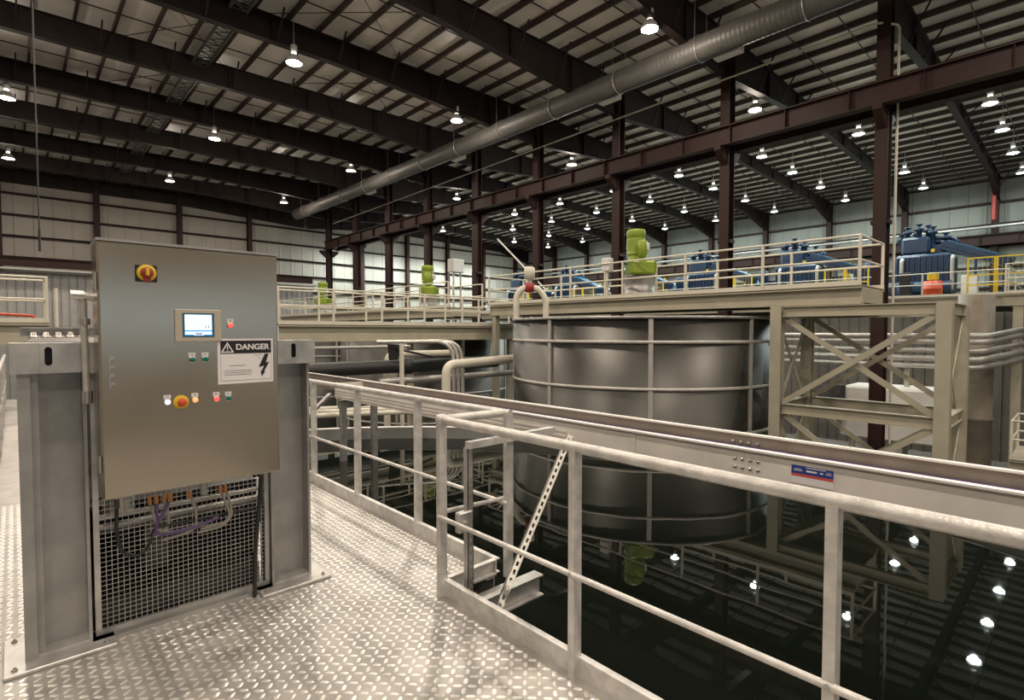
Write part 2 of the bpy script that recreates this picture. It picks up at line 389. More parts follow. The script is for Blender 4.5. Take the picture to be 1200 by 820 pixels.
for x in (24,29.5,35,40.5): lamp_light(x, 46.8, 9.5, False, True, 3.)  # extra lights without fixtures, added to brighten the far end wall
for x in (23.5,34.35): lamp_light(x, -4, 11.0, x < 25)

# ------------------------------------------------------------------ air duct, conduit, tray, cord
r = thing('air_duct', 'long grey spiral air duct hung under the left bay roof', 'duct', (17.1,25,10.6))
g = MB(); y = 1.0; pts = []; rr = []
while y < 44: pts += [(17.1,y,11.0),(17.1,y+.12,11.0),(17.1,y+.135,11.0)]; rr += [.41,.41,.415]; y += .15
g.tube(pts, rr, 20); part('duct_body', g, M['duct'], r)
for k in range(0, 13):
    y = 2.6+k*3.3
    h = MB().tube([V((17.1,y,11.0))+V((.432*math.cos(t*math.pi/10),0,.432*math.sin(t*math.pi/10))) for t in range(20)]+[V((17.532,y,11.0))], .016, 6)
    h.cyl((16.7,y,11.1), (16.7,y,12.6), .008, 5); h.cyl((17.5,y,11.1), (17.5,y,12.6), .008, 5)
    part('hanger_strap', h, M['galv'], r)
for y in (8.4,13.2,23.0,32.5): part('outlet_grille', MB().bbox((17.28,y-.45,10.58), (17.62,y+.45,10.80), .02), M['white'], r, 'pale outlet grille')
solo('conduit', MB().tube(pipe([(19.66,43,10.45),(19.66,4.75,11.0),(20.28,4.33,11.0),(20.28,4.33,FL+.02)], .15), .035, 8), M['beigelt'], 'thin pale conduit running along the column row and down the nearest column', 'conduit')
r = thing('cable_tray', 'grey lattice cable tray running lengthwise under the left roof', 'cable tray', (5.75,22,12.1))
g = MB()
for s in (-.26,.26): g.bar((5.75+s,2,12.24), (5.75+s,48.5,12.24), .06, .12)
part('side_rails', g, M['darkgrey'], r)
g = MB()
for i in range(154):
    y = 2.1+i*.3; t = .24 if i % 2 else -.24; g.bar((5.75-t,y,12.22), (5.75+t,y+.28,12.22), .06, .02); g.bar((5.75-.24,y,12.21), (5.75+.24,y,12.21), .05, .02)
part('lattice', g, M['darkgrey'], r)
solo('hanging_cord', MB().cyl((.45,14.7,3.2), (.45,14.7,12.6), .013, 6).cyl((.45,14.7,3.2), (.45,14.7,3.65), .022, 6), M['black'], 'thin dark cord hanging down from the roof at the left', 'cord')

# ------------------------------------------------------------------ thickener basin and water
BC = (1.0, 4.0); BR = 8.25; ZW = -.8; ZR = -.55
mb = MB().lathe((BC[0],BC[1],0), [(BR,-3.9),(BR,ZR-.012),(BR-.03,ZR),(BR+.16,ZR),(BR+.16,ZR-.02),(BR+.03,ZR-.02),(BR+.03,-3.9)], 96)
solo('thickener_basin', mb, M['rim'], 'round grey steel thickener basin under the walkway, its far rim showing', 'basin')
mb = MB(); n = 96
mb.add([(BC[0]+(BR+.005)*math.cos(2*math.pi*i/n), BC[1]+(BR+.005)*math.sin(2*math.pi*i/n), ZW) for i in range(n)], [tuple(range(n))])
solo('water', mb, wm, 'still dark water filling the round basin below the walkway', 'water', kind='stuff')

# ------------------------------------------------------------------ walkway deck of tread plate
def in_deck(x, y, m=0.):
    return (-.43+m < x < 1.86-m and -3 < y <= 2.62-m) or (-.43+m < x < 2.26-m and 2.58+m < y < 5.72-m) or (-.43+m < x < .95-m and 5.6 < y < 16.9)
r = thing('walkway_deck', 'pale metal tread plate walkway deck with raised lozenges', 'walkway', (.7,2,-.16))
g = MB().box((-.44,-3,-.012), (1.87,2.6,0)).box((-.44,2.6,-.012), (2.27,5.73,0)).box((-.44,5.73,-.012), (.96,16.9,0))
def lug(x, y, a):
    L, W, H = .0225, .0115, .0045; ca, sa = math.cos(a), math.sin(a)
    base = [(-L,0),(-L*.55,-W*.8),(L*.55,-W*.8),(L,0),(L*.55,W*.8),(-L*.55,W*.8)]; top = [(-L*.5,0),(L*.5,0)]
    T = lambda p, h: (x+p[0]*ca-p[1]*sa, y+p[0]*sa+p[1]*ca, h)
    g.add([T(p,0) for p in base]+[T(p,H) for p in top], [(0,1,6),(1,2,7,6),(2,3,7),(3,4,7),(4,5,6,7),(5,0,6)], True)
PT = .047
for i in range(-12, 52):
    for j in range(12, 160):
        x, y = i*PT+(.0), j*PT
        if y < 6.6 and in_deck(x, y, .03): lug(x, y, math.radians(45 if (i+j) % 2 else 135))
tp = part('tread_plate', g, M['plate'], r); tp.data.materials.append(M['lug'])
for p_ in tp.data.polygons: p_.material_index = 1 if p_.index >= 18 else 0
g = MB()
for a, b in (((1.86,-3),(1.86,2.62)), ((2.26,2.6),(2.26,5.73)), ((-.43,-3),(-.43,16.9)), ((.95,5.73),(.95,16.9))):
    g.channel((a[0]+(-.04 if a[0] > 0 else .04),a[1],-.09), (b[0]+(-.04 if a[0] > 0 else .04),b[1],-.09), .07, .15, .01, side=-1 if a[0] > 0 else 1)
part('edge_channel', g, M['galv'], r)
g = MB()
for y in (2.6,): g.bar((1.9,y+.01,.002), (2.26,y+.01,.002), .012, .006)
part('seam_strip', g, M['galvdark'], r)

def railing(name, label, posts, z_deck, rails, zs, r_rail, post, toe=None, mat_='galvrail', toe_mat=None, rad=.02, mid_mat=None):
    """posts: list of (x,y); rails: list of polylines (x,y); zs: heights above deck"""
    cx = sum(p[0] for p in posts)/len(posts); cy = sum(p[1] for p in posts)/len(posts)
    t = thing(name, label, 'railing', (cx,cy,z_deck))
    for i, zz in enumerate(zs):
        for pl in rails: part('top_rail' if i == 0 else 'mid_rail', MB().tube(pipe([(p[0],p[1],z_deck+zz) for p in pl], .05, 4), r_rail[i], 12), M[mat_], t)
    for p in posts:
        g = MB(); hw, hd = post[0]/2, post[1]/2
        if len(post) == 3: g.cyl((p[0],p[1],z_deck), (p[0],p[1],z_deck+zs[0]), hw, 10)
        else:
            g.box((p[0]-hw,p[1]-hd,z_deck), (p[0]+hw,p[1]+hd,z_deck+zs[0]-.01))
        part('post', g, M[mat_], t)
    for pl in (toe or []):
        g = MB()
        for a, b in zip(pl, pl[1:]): g.channel((a[0],a[1],z_deck+.047), (b[0],b[1],z_deck+.047), .035, .094, .008)
        part('toe_plate', g, M[toe_mat or mat_], t)
    return t
nr = railing('handrail', 'near galvanised handrail along the right edge of the walkway, cornered by the slotted strut', [(1.84,2.60),(1.84,1.57),(1.84,.53),(1.84,-.5),(1.84,-1.5)], 0,
        [[(1.84,-2.6),(1.84,2.60),(2.28,2.56)]], [1.05], [.026], (.052,.035), toe=[[(1.865,-2.9),(1.865,2.62)],[(1.86,2.61),(2.26,2.61)]])
part('mid_rail', MB().cyl((1.815,-2.6,.48), (1.815,2.60,.48), .0135, 10), M['galvrail'], nr)
part('mid_rail', MB().cyl((1.84,2.60,.50), (2.30,2.55,.50), .0135, 10), M['galvrail'], nr)
part('corner_elbow', MB().lathe((1.84,2.60,1.05), [(0,-.035),(.025,-.03),(.034,-.012),(.036,0),(.034,.012),(.025,.03),(0,.035)], 14), M['galvrail'], nr)
for y in (1.57,.53): part('rail_bolt', MB().cyl((1.80,y,.48), (1.875,y,.48), .011, 8), M['galv'], nr)
fr = railing('handrail', 'far galvanised handrail beyond the slotted strut, ending behind the right post', [(2.30,2.52),(2.29,3.55),(2.28,4.53),(2.27,5.48)], 0, [[(2.30,2.50),(2.27,5.62)]], [1.05], [.024], (.055,.035),
        toe=[[(2.28,2.6),(2.27,5.70)]])
part('mid_rail', MB().cyl((2.275,2.5,.48), (2.25,5.6,.48), .0135, 10), M['galvrail'], fr)
er = railing('handrail', 'short galvanised handrail closing the far end of the wide deck', [(2.2,5.68),(1.2,5.68)], 0, [[(2.2,5.68),(1.0,5.68)]], [1.05,.50], [.024,.0135], (.05,.04), toe=[[(2.24,5.71),(1.0,5.71)]])
lr = railing('handrail', 'galvanised handrail at the far left of the walkway, behind the left post', [(-.16,6.6+1.35*i) for i in range(8)], 0, [[(-.16,5.8),(-.14,16.2)]], [1.05,.5], [.024,.0135], (.05,.04), toe=[[(-.17,5.8),(-.17,16.2)]])
def slotted(p, q, w_, d_, up, pitch=.05, hole=.028):
    """strut channel with a row of real slots in its face"""
    g = MB(); p = V(p); q = V(q); d, r_, u = g.frame(p, q, up); L = (q-p).length; n = int(L/pitch)
    g.prism(p, q, [(-w_/2,-d_),(-w_/2+.004,-d_),(-w_/2+.004,0),(-w_/2,0)], up); g.prism(p, q, [(w_/2-.004,-d_),(w_/2,-d_),(w_/2,0),(w_/2-.004,0)], up)
    for s in (-1,1): g.prism(p, q, [(s*w_/2,-.004),(s*w_*.18,-.004),(s*w_*.18,0),(s*w_/2,0)] if s < 0 else [(w_*.18,-.004),(w_/2,-.004),(w_/2,0),(w_*.18,0)], up)
    for i in range(n+1):
        a = p+d*(i*pitch); b = p+d*min(L, i*pitch+pitch-hole)
        g.prism(a, b, [(-w_*.19,-.004),(w_*.19,-.004),(w_*.19,0),(-w_*.19,0)], up)
    return g
r = thing('strut_bracket', 'galvanised slotted strut bracket standing beyond the corner of the near handrail', 'bracket', (2.2,2.4,0))
part('upright', slotted((1.955,2.47,-.15), (1.955,2.47,.885), .041, .041, (0,-1,0)), M['galv'], r)
part('arm', MB().bar((1.93,2.47,.905), (2.66,2.47,.905), .041, .041), M['galvrail'], r)
part('diagonal_brace', slotted((1.90,2.20,-.02), (2.80,2.43,.86), .041, .041, (-.6,-.8,.2)), M['stainedge'], r)
part('clamp', MB().bbox((1.86,2.455,.40), (1.96,2.50,.52), .006).cyl((1.90,2.43,.46), (1.90,2.53,.46), .012, 8), M['galv'], r)
solo('stub_beam', MB().ibeam((1.87,2.50,-.12), (2.56,2.50,-.12), .09, .14, .010), M['galv'], 'short galvanised beam end poking out over the water below the strut bracket', 'beam')

# ------------------------------------------------------------------ launder trough over the water
LX0, LX1, LY0, LY1 = 4.42, 5.0, -5.0, 9.67; LZ0, LZ1 = .319, .594
r = thing('launder_trough', 'long pale galvanised launder trough crossing above the dark water', 'trough', (4.7,3,LZ0))
part('near_side', MB().box((LX0,LY0,LZ0), (LX0+.012,LY1,LZ1)), M['launder'], r)
part('far_side', MB().box((LX1-.012,LY0,LZ0), (LX1,12.8,LZ1+.015)), M['stained'], r, 'brownish inner far wall')  # darker colour carries the shade inside the trough
part('bottom_plate', MB().box((LX0+.012,LY0,LZ0), (LX1-.012,LY1,LZ0+.012)), M['launder'], r)
part('top_flange', MB().box((LX0-.03,LY0,LZ1-.004), (LX0+.035,LY1,LZ1+.012)), M['beigelt2'], r); part('top_flange', MB().box((LX1-.03,LY0,LZ1+.011), (LX1+.03,12.8,LZ1+.027)), M['beigelt2'], r)  # flanges whiter than the sides, light from above put into their colour
part('end_plate', MB().box((LX0+.012,LY1-.012,LZ0), (LX1-.012,LY1,LZ1)), M['launder'], r)
g = MB()
for z in (.37,.42,.47): g.box((LX0-.008,3.9,z-.012), (LX0,LY1,z+.012))
part('stiffening_rib', g, M['launder'], r)
for y in (3.04,6.0): part('joint_strip', MB().box((LX0-.006,y-.03,LZ0), (LX0,y+.03,LZ1-.004)), M['launder'], r)
for i in range(4):
    for z in (.44,.511): part('bolt', MB().lathe((LX0,2.02-.063*i,z), [(0,-.018),(.010,-.016),(.015,-.007),(.015,0)], 10, 'X'), M['stainedge'], r)
for i in range(4): part('bolt', MB().lathe((LX1-.012,2.3-.075*i,.535), [(0,-.022),(.012,-.02),(.018,-.008),(.018,0)], 10, 'X'), M['galvdark'], r)
YS = lambda y: y*.834
ZS = lambda z: 1.57+(z-1.57)*.834
ls = part('label_plate', MB().box((LX0-.004,YS(1.535),ZS(.165)), (LX0,YS(1.89),ZS(.335))), M['signwhite'], r, 'blue, red and white label')
part('blue_field', MB().box((LX0-.006,YS(1.537),ZS(.258)), (LX0-.004,YS(1.888),ZS(.333))), M['signblue'], ls); part('red_stripe', MB().box((LX0-.006,YS(1.537),ZS(.236)), (LX0-.004,YS(1.888),ZS(.258))), M['signred'], ls)
g = MB()
for y0, y1, z, h in ((1.86,1.80,.300,.006),(1.87,1.79,.287,.005),(1.76,1.67,.292,.016),(1.645,1.62,.292,.014),(1.59,1.555,.305,.005),(1.60,1.55,.290,.005),(1.76,1.60,.322,.007)): g.box((LX0-.0075,YS(min(y0,y1)),ZS(z-h/2)), (LX0-.006,YS(max(y0,y1)),ZS(z+h/2)))
part('print_lines', g, M['signwhite'], ls)
for y, lab in ((9.3,'galvanised trestle under the far end of the launder trough'),(-3.6,'galvanised trestle under the near end of the launder trough')):
    s_ = thing('trestle', lab, 'support', (4.7,y,-3.95))
    part('cross_beam', MB().ibeam((4.3,y,.245), (5.12,y,.245), .1, .145, .01), M['galv'], s_)
    for x in (4.4,5.02): part('leg', MB().bar((x,y,-3.99), (x,y,.17), .1, .1), M['galv'], s_)
solo('purple_hose', MB().tube([(LX1-.036,LY0+.2,.487),(LX1-.034,2,.487),(LX1-.036,5,.487),(LX1-.034,7,.487),(LX1-.036,9.5,.487)], .02, 10), M['purple'], 'purple hose lying inside the long launder trough', 'hose')

# ------------------------------------------------------------------ posts, beam and guard that carry the control cabinet
def post(x0, label, stepped):
    r = thing('galvanised_column', label, 'column', (x0+.12,3.48,0))
    g = MB().box((x0+.0,3.47,.02), (x0+.24,3.49,1.37)).box((x0+.226,3.375,.02), (x0+.24,3.585,1.37))
    if stepped: g.box((x0-.012,3.365,.02), (x0+.034,3.38,1.37)).box((x0-.012,3.38,.02), (x0+.0,3.585,1.37)).box((x0+.034,3.40,.02), (x0+.062,3.412,1.37)).box((x0+.05,3.412,.02), (x0+.062,3.47,1.37))
    else: g.box((x0,3.375,.02), (x0+.014,3.585,1.37))
    part('shaft', g, M['galvdark'], r)
    part('base_plate', MB().bbox((x0-.09,3.27,0), (x0+.33,3.66,.02), .004), M['galv'], r)
    for dx, dy in ((-.05,3.31),(.29,3.31),(.29,3.62),(-.05,3.62)):
        part('anchor_bolt', MB().lathe((x0+dx,dy,.02), [(.012,0),(.012,.008),(.006,.009),(.006,.016),(0,.017)], 6, smooth=False), M['galvdark'], r)
    g = MB(); g.box((x0+.0,3.38,.02), (x0+.226,3.47,.03)); part('weld_plate', g, M['galv'], r)
post(.02, 'dark galvanised steel column standing left of the control cabinet', True)
post(1.13, 'dark galvanised steel column standing right of the control cabinet', False)
r = thing('cross_beam', 'galvanised cross beam with slotted ends behind the control cabinet', 'beam', (.7,3.38,1.37))
def slotplate(x0, x1, sx):
    """front plate with an upright rounded slot"""
    g = MB(); y0, y1, z0, z1 = 3.335, 3.345, 1.372, 1.515; w_, h = .014, .030; cz = 1.452; N = 8
    g.box((x0,y0,z0), (sx-w_,y1,z1)); g.box((sx+w_,y0,z0), (x1,y1,z1))
    for s in (1,-1):
        za = cz+s*h; zb = z1 if s > 0 else z0
        for i in range(N):
            a0, a1 = math.pi*i/N, math.pi*(i+1)/N
            p = [(sx-w_*math.cos(a0), za+s*w_*math.sin(a0)), (sx-w_*math.cos(a1), za+s*w_*math.sin(a1))]
            q = [p[0],p[1],(p[1][0],zb),(p[0][0],zb)]
            if s < 0: q.reverse()
            g.add([(x,y0,z) for x, z in q]+[(x,y1,z) for x, z in q], [(0,1,2,3),(7,6,5,4),(0,4,5,1),(1,5,6,2),(2,6,7,3),(3,7,4,0)])
    return g
part('front_plate', slotplate(-.015, .27, .121), M['galv'], r); part('front_plate', slotplate(1.10, 1.395, 1.262), M['galv'], r)
part('web', MB().box((-.015,3.346,1.505), (1.395,3.47,1.515)).box((-.015,3.346,1.372), (1.395,3.47,1.382)).box((-.015,3.46,1.382), (1.395,3.47,1.505)).box((.27,3.335,1.372), (1.10,3.345,1.515)), M['galv'], r)
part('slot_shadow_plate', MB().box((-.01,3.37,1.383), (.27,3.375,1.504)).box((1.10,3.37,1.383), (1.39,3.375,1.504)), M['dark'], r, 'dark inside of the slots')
part('seam_line', MB().box((.088,3.3335,1.372), (.0895,3.335,1.515)), M['galvdark'], r)
r = thing('mesh_guard', 'wire mesh guard panel between the two dark columns under the cabinet', 'guard', (.7,3.42,0))
part('guard_frame', MB().box((.275,3.405,.02), (.30,3.43,1.36)).box((1.10,3.405,.02), (1.125,3.43,1.36)).box((.30,3.405,.02), (1.10,3.43,.045)).box((.30,3.405,1.335), (1.10,3.43,1.36)).box((.30,3.436,.60), (1.10,3.45,.62)), M['galv'], r)
g = MB()
for i in range(33): g.box((.30+.0245*i-.0013,3.4155,.045), (.30+.0245*i+.0013,3.4185,1.335))
for i in range(53): g.box((.30,3.4185,.045+.0245*i-.0013), (1.10,3.4212,.045+.0245*i+.0013))
part('wire_mesh', g, M['galv'], r)
part('sill', MB().box((.26,3.36,0), (1.13,3.46,.02)), M['galvdark'], r)

# ------------------------------------------------------------------ control cabinet
CX0, CX1, CY, CZ0, CZ1 = .29, 1.09, 3.10, .78, 1.99
cab = thing('control_cabinet', 'tall brushed stainless control cabinet with touchscreen and danger sign', 'cabinet', (.69,3.2,CZ0))
part('body', MB().bbox((CX0,CY+.022,CZ0), (CX1,CY+.23,CZ1), .006), M['stain'], cab)
door = part('door', MB().bbox((CX0+.002,CY,CZ0+.004), (CX1-.002,CY+.020,CZ1-.004), .006), M['stain'], cab)
part('rain_lip', MB().box((CX0-.004,CY-.004,CZ1-.004), (CX1+.004,CY+.234,CZ1+.008)), M['stainedge'], cab)
for i, z in enumerate((1.445,1.405,1.365,1.325)): part('hinge_pin', MB().box((CX0+.035,CY-.004,z-.006), (CX0+.055,CY,z+.006)).box((CX0+.035,CY-.003,z-.028), (CX0+.039,CY,z-.006)), M['stainedge'], door)
for z in (.95,1.8): part('hinge', MB().cyl((CX0-.006,CY+.02,z-.04), (CX0-.006,CY+.02,z+.04), .008, 8), M['stainedge'], door)
def text(body, size, x, y, z, m, name, parent, bold=.004):
    cu = bpy.data.curves.new(name, 'FONT'); cu.body = body; cu.size = size; cu.extrude = .0008; cu.offset = bold; cu.align_x = 'CENTER'; cu.align_y = 'CENTER'
    t = bpy.data.objects.new('tmp', cu); COL.objects.link(t); dg = bpy.context.evaluated_depsgraph_get()
    me = bpy.data.meshes.new_from_object(t.evaluated_get(dg)); bpy.data.objects.remove(t)
    me.transform(Matrix.Translation(V((x,y,z))-wloc(parent)) @ Matrix.Rotation(math.pi/2, 4, 'X')); me.materials.clear(); me.materials.append(m)
    o = bpy.data.objects.new(name, me); COL.objects.link(o); o.parent = parent; return o
def disc(g, x, z, r0, y0, y1, n=24): return g.lathe((x,0,z), [(0,y1),(r0*.96,y1),(r0,y1+(.001 if y1 < y0 else 0)),(r0,y0)], n, 'Y')
# rotary isolator
rs = part('rotary_switch', MB().bbox((.433,CY-.010,1.806), (.521,CY,1.886), .004), M['signblack'], cab, 'red and yellow rotary switch')
part('yellow_ring', disc(MB(), .477, 1.848, .040, CY-.010, CY-.018), M['yellow'], rs)
part('red_knob', disc(MB(), .477, 1.848, .026, CY-.018, CY-.034).box((.462,CY-.030,1.808), (.492,CY-.018,1.825)), M['red'], rs)
part('pointer', MB().bbox((.470,CY-.048,1.833), (.484,CY-.034,1.868), .003), M['yellow'], rs)
# operator screen
hm = part('touchscreen', MB().bbox((.590,CY-.012,1.517), (.798,CY,1.680), .004), M['hmi'], cab, 'lit touchscreen in a beige bezel')
part('surround', MB().box((.622,CY-.0135,1.541), (.765,CY-.012,1.661)), M['hmiteal'], hm)
part('screen', MB().box((.632,CY-.0145,1.549), (.753,CY-.0135,1.653)), M['screen'], hm)
g = MB().box((.632,CY-.0152,1.568), (.753,CY-.0145,1.576))
g.box((.632,CY-.0152,1.549), (.672,CY-.0145,1.5545)).box((.715,CY-.0152,1.549), (.753,CY-.0145,1.5545)); part('menu_bar', g, M['screenblue'], hm)
g = MB().box((.677,CY-.0152,1.552), (.710,CY-.0145,1.562))
for z, x0, x1 in ((1.635,.645,.70),(1.622,.645,.735),(1.609,.65,.69)): g.box((x0,CY-.0150,z), (x1,CY-.0145,z+.002))
for x in (.722,.735): g.box((x,CY-.0150,1.585), (x+.006,CY-.0145,1.60))
part('screen_text', g, M['screenink'], hm)
def button(x, z, m, lab):
    b = part('push_button', disc(MB(), x, z, .0155, CY, CY-.008), M['stainedge'], cab, lab)
    part('cap', disc(MB(), x, z, .0125, CY-.008, CY-.016), M[m], b)
    lp = part('legend_plate', MB().box((x-.015,CY-.004,z+.0145), (x+.015,CY,z+.034)), M['signwhite'], b)
    part('legend_print', MB().box((x-.010,CY-.0046,z+.021), (x+.010,CY-.004,z+.0235)).box((x-.007,CY-.0046,z+.027), (x+.007,CY-.004,z+.0295)), M['signgrey'], lp)
for x, z, m, lab in ((.843,1.600,'redcap','lit red push button beside the screen'),(.663,1.427,'greencap','green push button, left of the upper pair'),(.722,1.427,'greencap','green push button, right of the upper pair'),(.552,1.221,'whitecap','lit white push button'),(.672,1.222,'orangecap','lit orange push button'),(.770,1.219,'redcap','lit red push button of the lowest row'),(.827,1.217,'greencap','green push button of the lowest row')): button(x, z, m, lab)
es = part('emergency_stop', disc(MB(), .611, 1.216, .034, CY, CY-.005), M['yellow'], cab, 'red mushroom button on a yellow disc')
part('mushroom', MB().lathe((.611,0,1.216), [(0,CY-.04),(.014,CY-.039),(.020,CY-.034),(.021,CY-.026),(.012,CY-.022),(.012,CY-.005)], 20, 'Y'), M['orangered'], es)
# danger sign
DX0, DX1, DZ0, DZ1 = .780, 1.058, 1.292, 1.530; dw = DX1-DX0
sg = part('danger_sign', MB().box((DX0,CY-.003,DZ0), (DX1,CY,DZ1)), M['signwhite'], cab, 'white danger sign with black headline')
part('headline_band', MB().box((DX0+.014,CY-.0042,DZ1-.078), (DX1-.010,CY-.003,DZ1-.010)), M['signblack'], sg)
text('DANGER', .042, DX0+.172, CY-.0055, DZ1-.045, M['signwhite'], 'lettering', sg, .0012)
def tri(cx, cz, h, y):
    return [(cx-h*.58,y,cz-h*.5),(cx+h*.58,y,cz-h*.5),(cx,y,cz+h*.5)]
a = tri(DX0+.047, DZ1-.045, .056, CY-.0050); b = tri(DX0+.047, DZ1-.048, .038, CY-.0050)
part('warning_triangle', MB().add(a+b, [(0,1,4,3),(1,2,5,4),(2,0,3,5)]).box((DX0+.0445,CY-.0055,DZ1-.055), (DX0+.0495,CY-.0048,DZ1-.036)).box((DX0+.0445,CY-.0055,DZ1-.064), (DX0+.0495,CY-.0048,DZ1-.059)), M['signwhite'], sg)
bx, bz = DX0+.224, DZ0+.093
pl = [(.010,.062),(.030,.062),(.016,.014),(.034,.018),(.006,-.034),(.012,-.034),(-.008,-.062),(-.012,-.030),(-.006,-.030),(.006,-.004),(-.022,-.010)]
part('lightning_bolt', MB().add([(bx+x*1.0,CY-.0042,bz+z) for x, z in pl], [tuple(range(len(pl)))]), M['signblack'], sg)
g = MB()
for z, x0, x1 in ((.094,.055,.135),(.068,.030,.165),(.057,.030,.170),(.046,.030,.160)): g.box((DX0+x0,CY-.0038,DZ0+z), (DX0+x1,CY-.003,DZ0+z+.0035))
g.box((DX0+.014,CY-.0038,DZ0+.016), (DX0+.0155,CY-.003,DZ1-.08)).box((DX1-.0115,CY-.0038,DZ0+.016), (DX1-.010,CY-.003,DZ1-.08)).box((DX0+.014,CY-.0038,DZ0+.016), (DX1-.010,CY-.003,DZ0+.018))
for dx, dz in ((.182,.148),(.194,.146),(.200,.132),(.206,.150)): g.box((DX0+dx,CY-.0038,DZ0+dz), (DX0+dx+.009,CY-.003,DZ0+dz+.004))
part('small_print', g, M['signgrey'], sg)

# cables below the cabinet, between it and the mesh guard
def cable(name, pts, r_, m, label, cat='cable', yv=3.27, gland=True):
    P = [on('Y', p[2] if len(p) > 2 else yv, p[0], p[1]) for p in pts]
    t = thing(name, label, cat, P[0])
    part('sheath', MB().tube(pipe(P, .08, 5), r_, 8), M[m], t)
    if gland: part('gland', MB().cyl(P[0]+V((0,0,.012)), P[0]+V((0,0,-.03)), r_*1.35, 8), M['orange' if m != 'black' else 'darkgrey'], t)
cable('cable', [(137,588),(136,622),(142,648),(162,652),(175,640),(180,618),(240,607),(300,594,3.34)], .0085, 'black', 'black cable looping below the cabinet at the left')
cable('cable', [(175,584),(181,606),(185,622),(205,624),(240,615)], .0065, 'greyhose', 'grey cable dropping from the cabinet, leftmost of the grey ones')
cable('cable', [(192,582),(197,598),(198,616),(188,624)], .0065, 'greyhose', 'grey cable curling back under the cabinet, beside the purple hoses')
cable('cable', [(222,577),(230,597),(230,618),(217,625),(190,633)], .0075, 'greyhose', 'grey cable curving under the middle of the cabinet')
cable('cable', [(258,572),(264,588),(270,602),(264,612),(235,620)], .0075, 'greyhose', 'grey cable beside the silver sleeve under the cabinet')
cable('cable', [(264,571),(270,590),(272,604),(262,616),(232,624)], .0075, 'greyhose', 'grey cable curving widest, rightmost under the cabinet')
cable('purple_hose', [(183,583),(184,605),(183,622),(176,630)], .008, 'purple', 'purple hose hanging straight below the cabinet', 'hose')
cable('purple_hose', [(199,580),(194,598),(184,612),(182,626),(205,624),(232,616),(256,606)], .010, 'purple', 'purple hose crossing under the cabinet and running right', 'hose')
solo('drain_hose', MB().tube([on('Y',3.335,306,556),on('Y',3.335,303,600),on('Y',3.335,299,650),on('Y',3.335,298.5,704)], .0125, 10), M['black'], 'thick black hose standing in front of the mesh guard', 'hose')
solo('cable_rail', MB().channel((.30,3.50,.535), (1.10,3.50,.535), .04, .04, .004), M['galv'], 'galvanised strut rail behind the mesh guard', 'rail')
for x, r_, z0, z1, lab in ((.40,.075,.58,1.2,'wide silver ribbed sleeve behind the mesh guard, left'),(.815,.024,.60,1.2,'narrow silver ribbed sleeve behind the mesh guard, right')):
    n = 26; pts = [(x,3.58,z0+(z1-z0)*i/n) for i in range(n+1)]
    solo('silver_sleeve', MB().tube(pts, [r_*(1 if i % 2 else .93) for i in range(n+1)], 16), M['silver'], lab, 'sleeve')
# the drive unit behind the guard
r = thing('drive_unit', 'dark thickener drive unit standing behind the mesh guard', 'machine', (.72,4.15,0))
part('base', MB().bbox((.26,3.47,.001), (1.09,4.7,.16), .02), M['dark'], r)  # dark base brought forward over the deck strip, standing in for shade
part('gear_drum', MB().lathe((.72,4.2,0), [(0,.18),(.42,.18),(.42,.48),(.36,.52),(.36,.60),(0,.60)], 28), M['dark'], r)
part('motor', MB().lathe((.50,4.05,0), [(0,.62),(.13,.62),(.14,.66),(.14,1.0),(.10,1.06),(0,1.06)], 20), M['darkgrey'], r)
part('back_plate', MB().box((.2,4.72,0), (1.12,4.75,1.30)), M['darkgrey'], r)
part('cover_plate', MB().box((.27,3.62,.61), (1.12,4.72,.63)).box((.22,3.62,.0), (.24,4.72,.61)).box((1.1,3.62,0), (1.12,4.72,.61)), M['dark'], r)  # plates added to block light and keep the space below dark
part('side_pillar', MB().bbox((.53,3.70,.18), (.66,3.80,.56), .01), M['darkgrey'], r)
# conduit elbow at the left of the cabinet
r = thing('flexible_conduit', 'silver flexible conduit bending down at the left side of the cabinet', 'conduit', (.24,3.3,1.1))
p = [on('Y',3.29,112,349),on('Y',3.29,92,346),on('Y',3.29,86,352),on('Y',3.29,101,368),on('Y',3.29,102,470)]
part('hose', MB().tube(pipe([p[0],p[1]+V((0,0,.004))], .02), .018, 12).tube(pipe([p[1]+V((-.005,0,.01)),V((p[4].x-.005,3.29,p[1].z-.02)),V((p[4].x,3.29,p[4].z))], .05, 6), .015, 12), M['silver'], r)
part('fitting', MB().cyl(p[1]+V((-.03,0,0)), p[1]+V((.02,0,0)), .024, 10), M['stainedge'], r); part('fitting', MB().cyl(V((p[4].x,3.29,p[4].z-.01)), V((p[4].x,3.29,p[4].z+.05)), .024, 10), M['stainedge'], r); part('fitting', MB().cyl(V((p[4].x,3.29,1.60)), V((p[4].x,3.29,1.63)), .021, 10), M['stainedge'], r)
part('clamp', MB().box((p[4].x-.02,3.31,1.55), (p[4].x+.05,3.325,1.575)), M['galv'], r)
r = thing('junction_box', 'small pale box with a paper tag behind the right edge of the cabinet', 'box', (1.13,3.4,1.515))
part('box', MB().bbox((1.10,3.36,1.515), (1.185,3.44,1.60), .006), M['white'], r); part('tag', MB().box((1.125,3.356,1.54), (1.165,3.36,1.63)), M['signwhite'], r)
r = thing('motor_block', 'grey channel with silver fittings just above the left end of the cross beam', 'machine', (.14,3.8,1.30))
part('channel', MB().channel((.03,3.95,1.565), (.40,3.95,1.565), .08, .055, .008), M['galv'], r)
part('housing', MB().bbox((.05,3.72,1.30), (.35,4.2,1.535), .02), M['galvdark'], r)
g = MB()
for i in range(5): g.lathe((.08+.05*i,3.76,1.535), [(.022,0),(.022,.012),(.012,.014),(.012,.03),(0,.032)], 8)
part('stud', g, M['stainedge'], r)

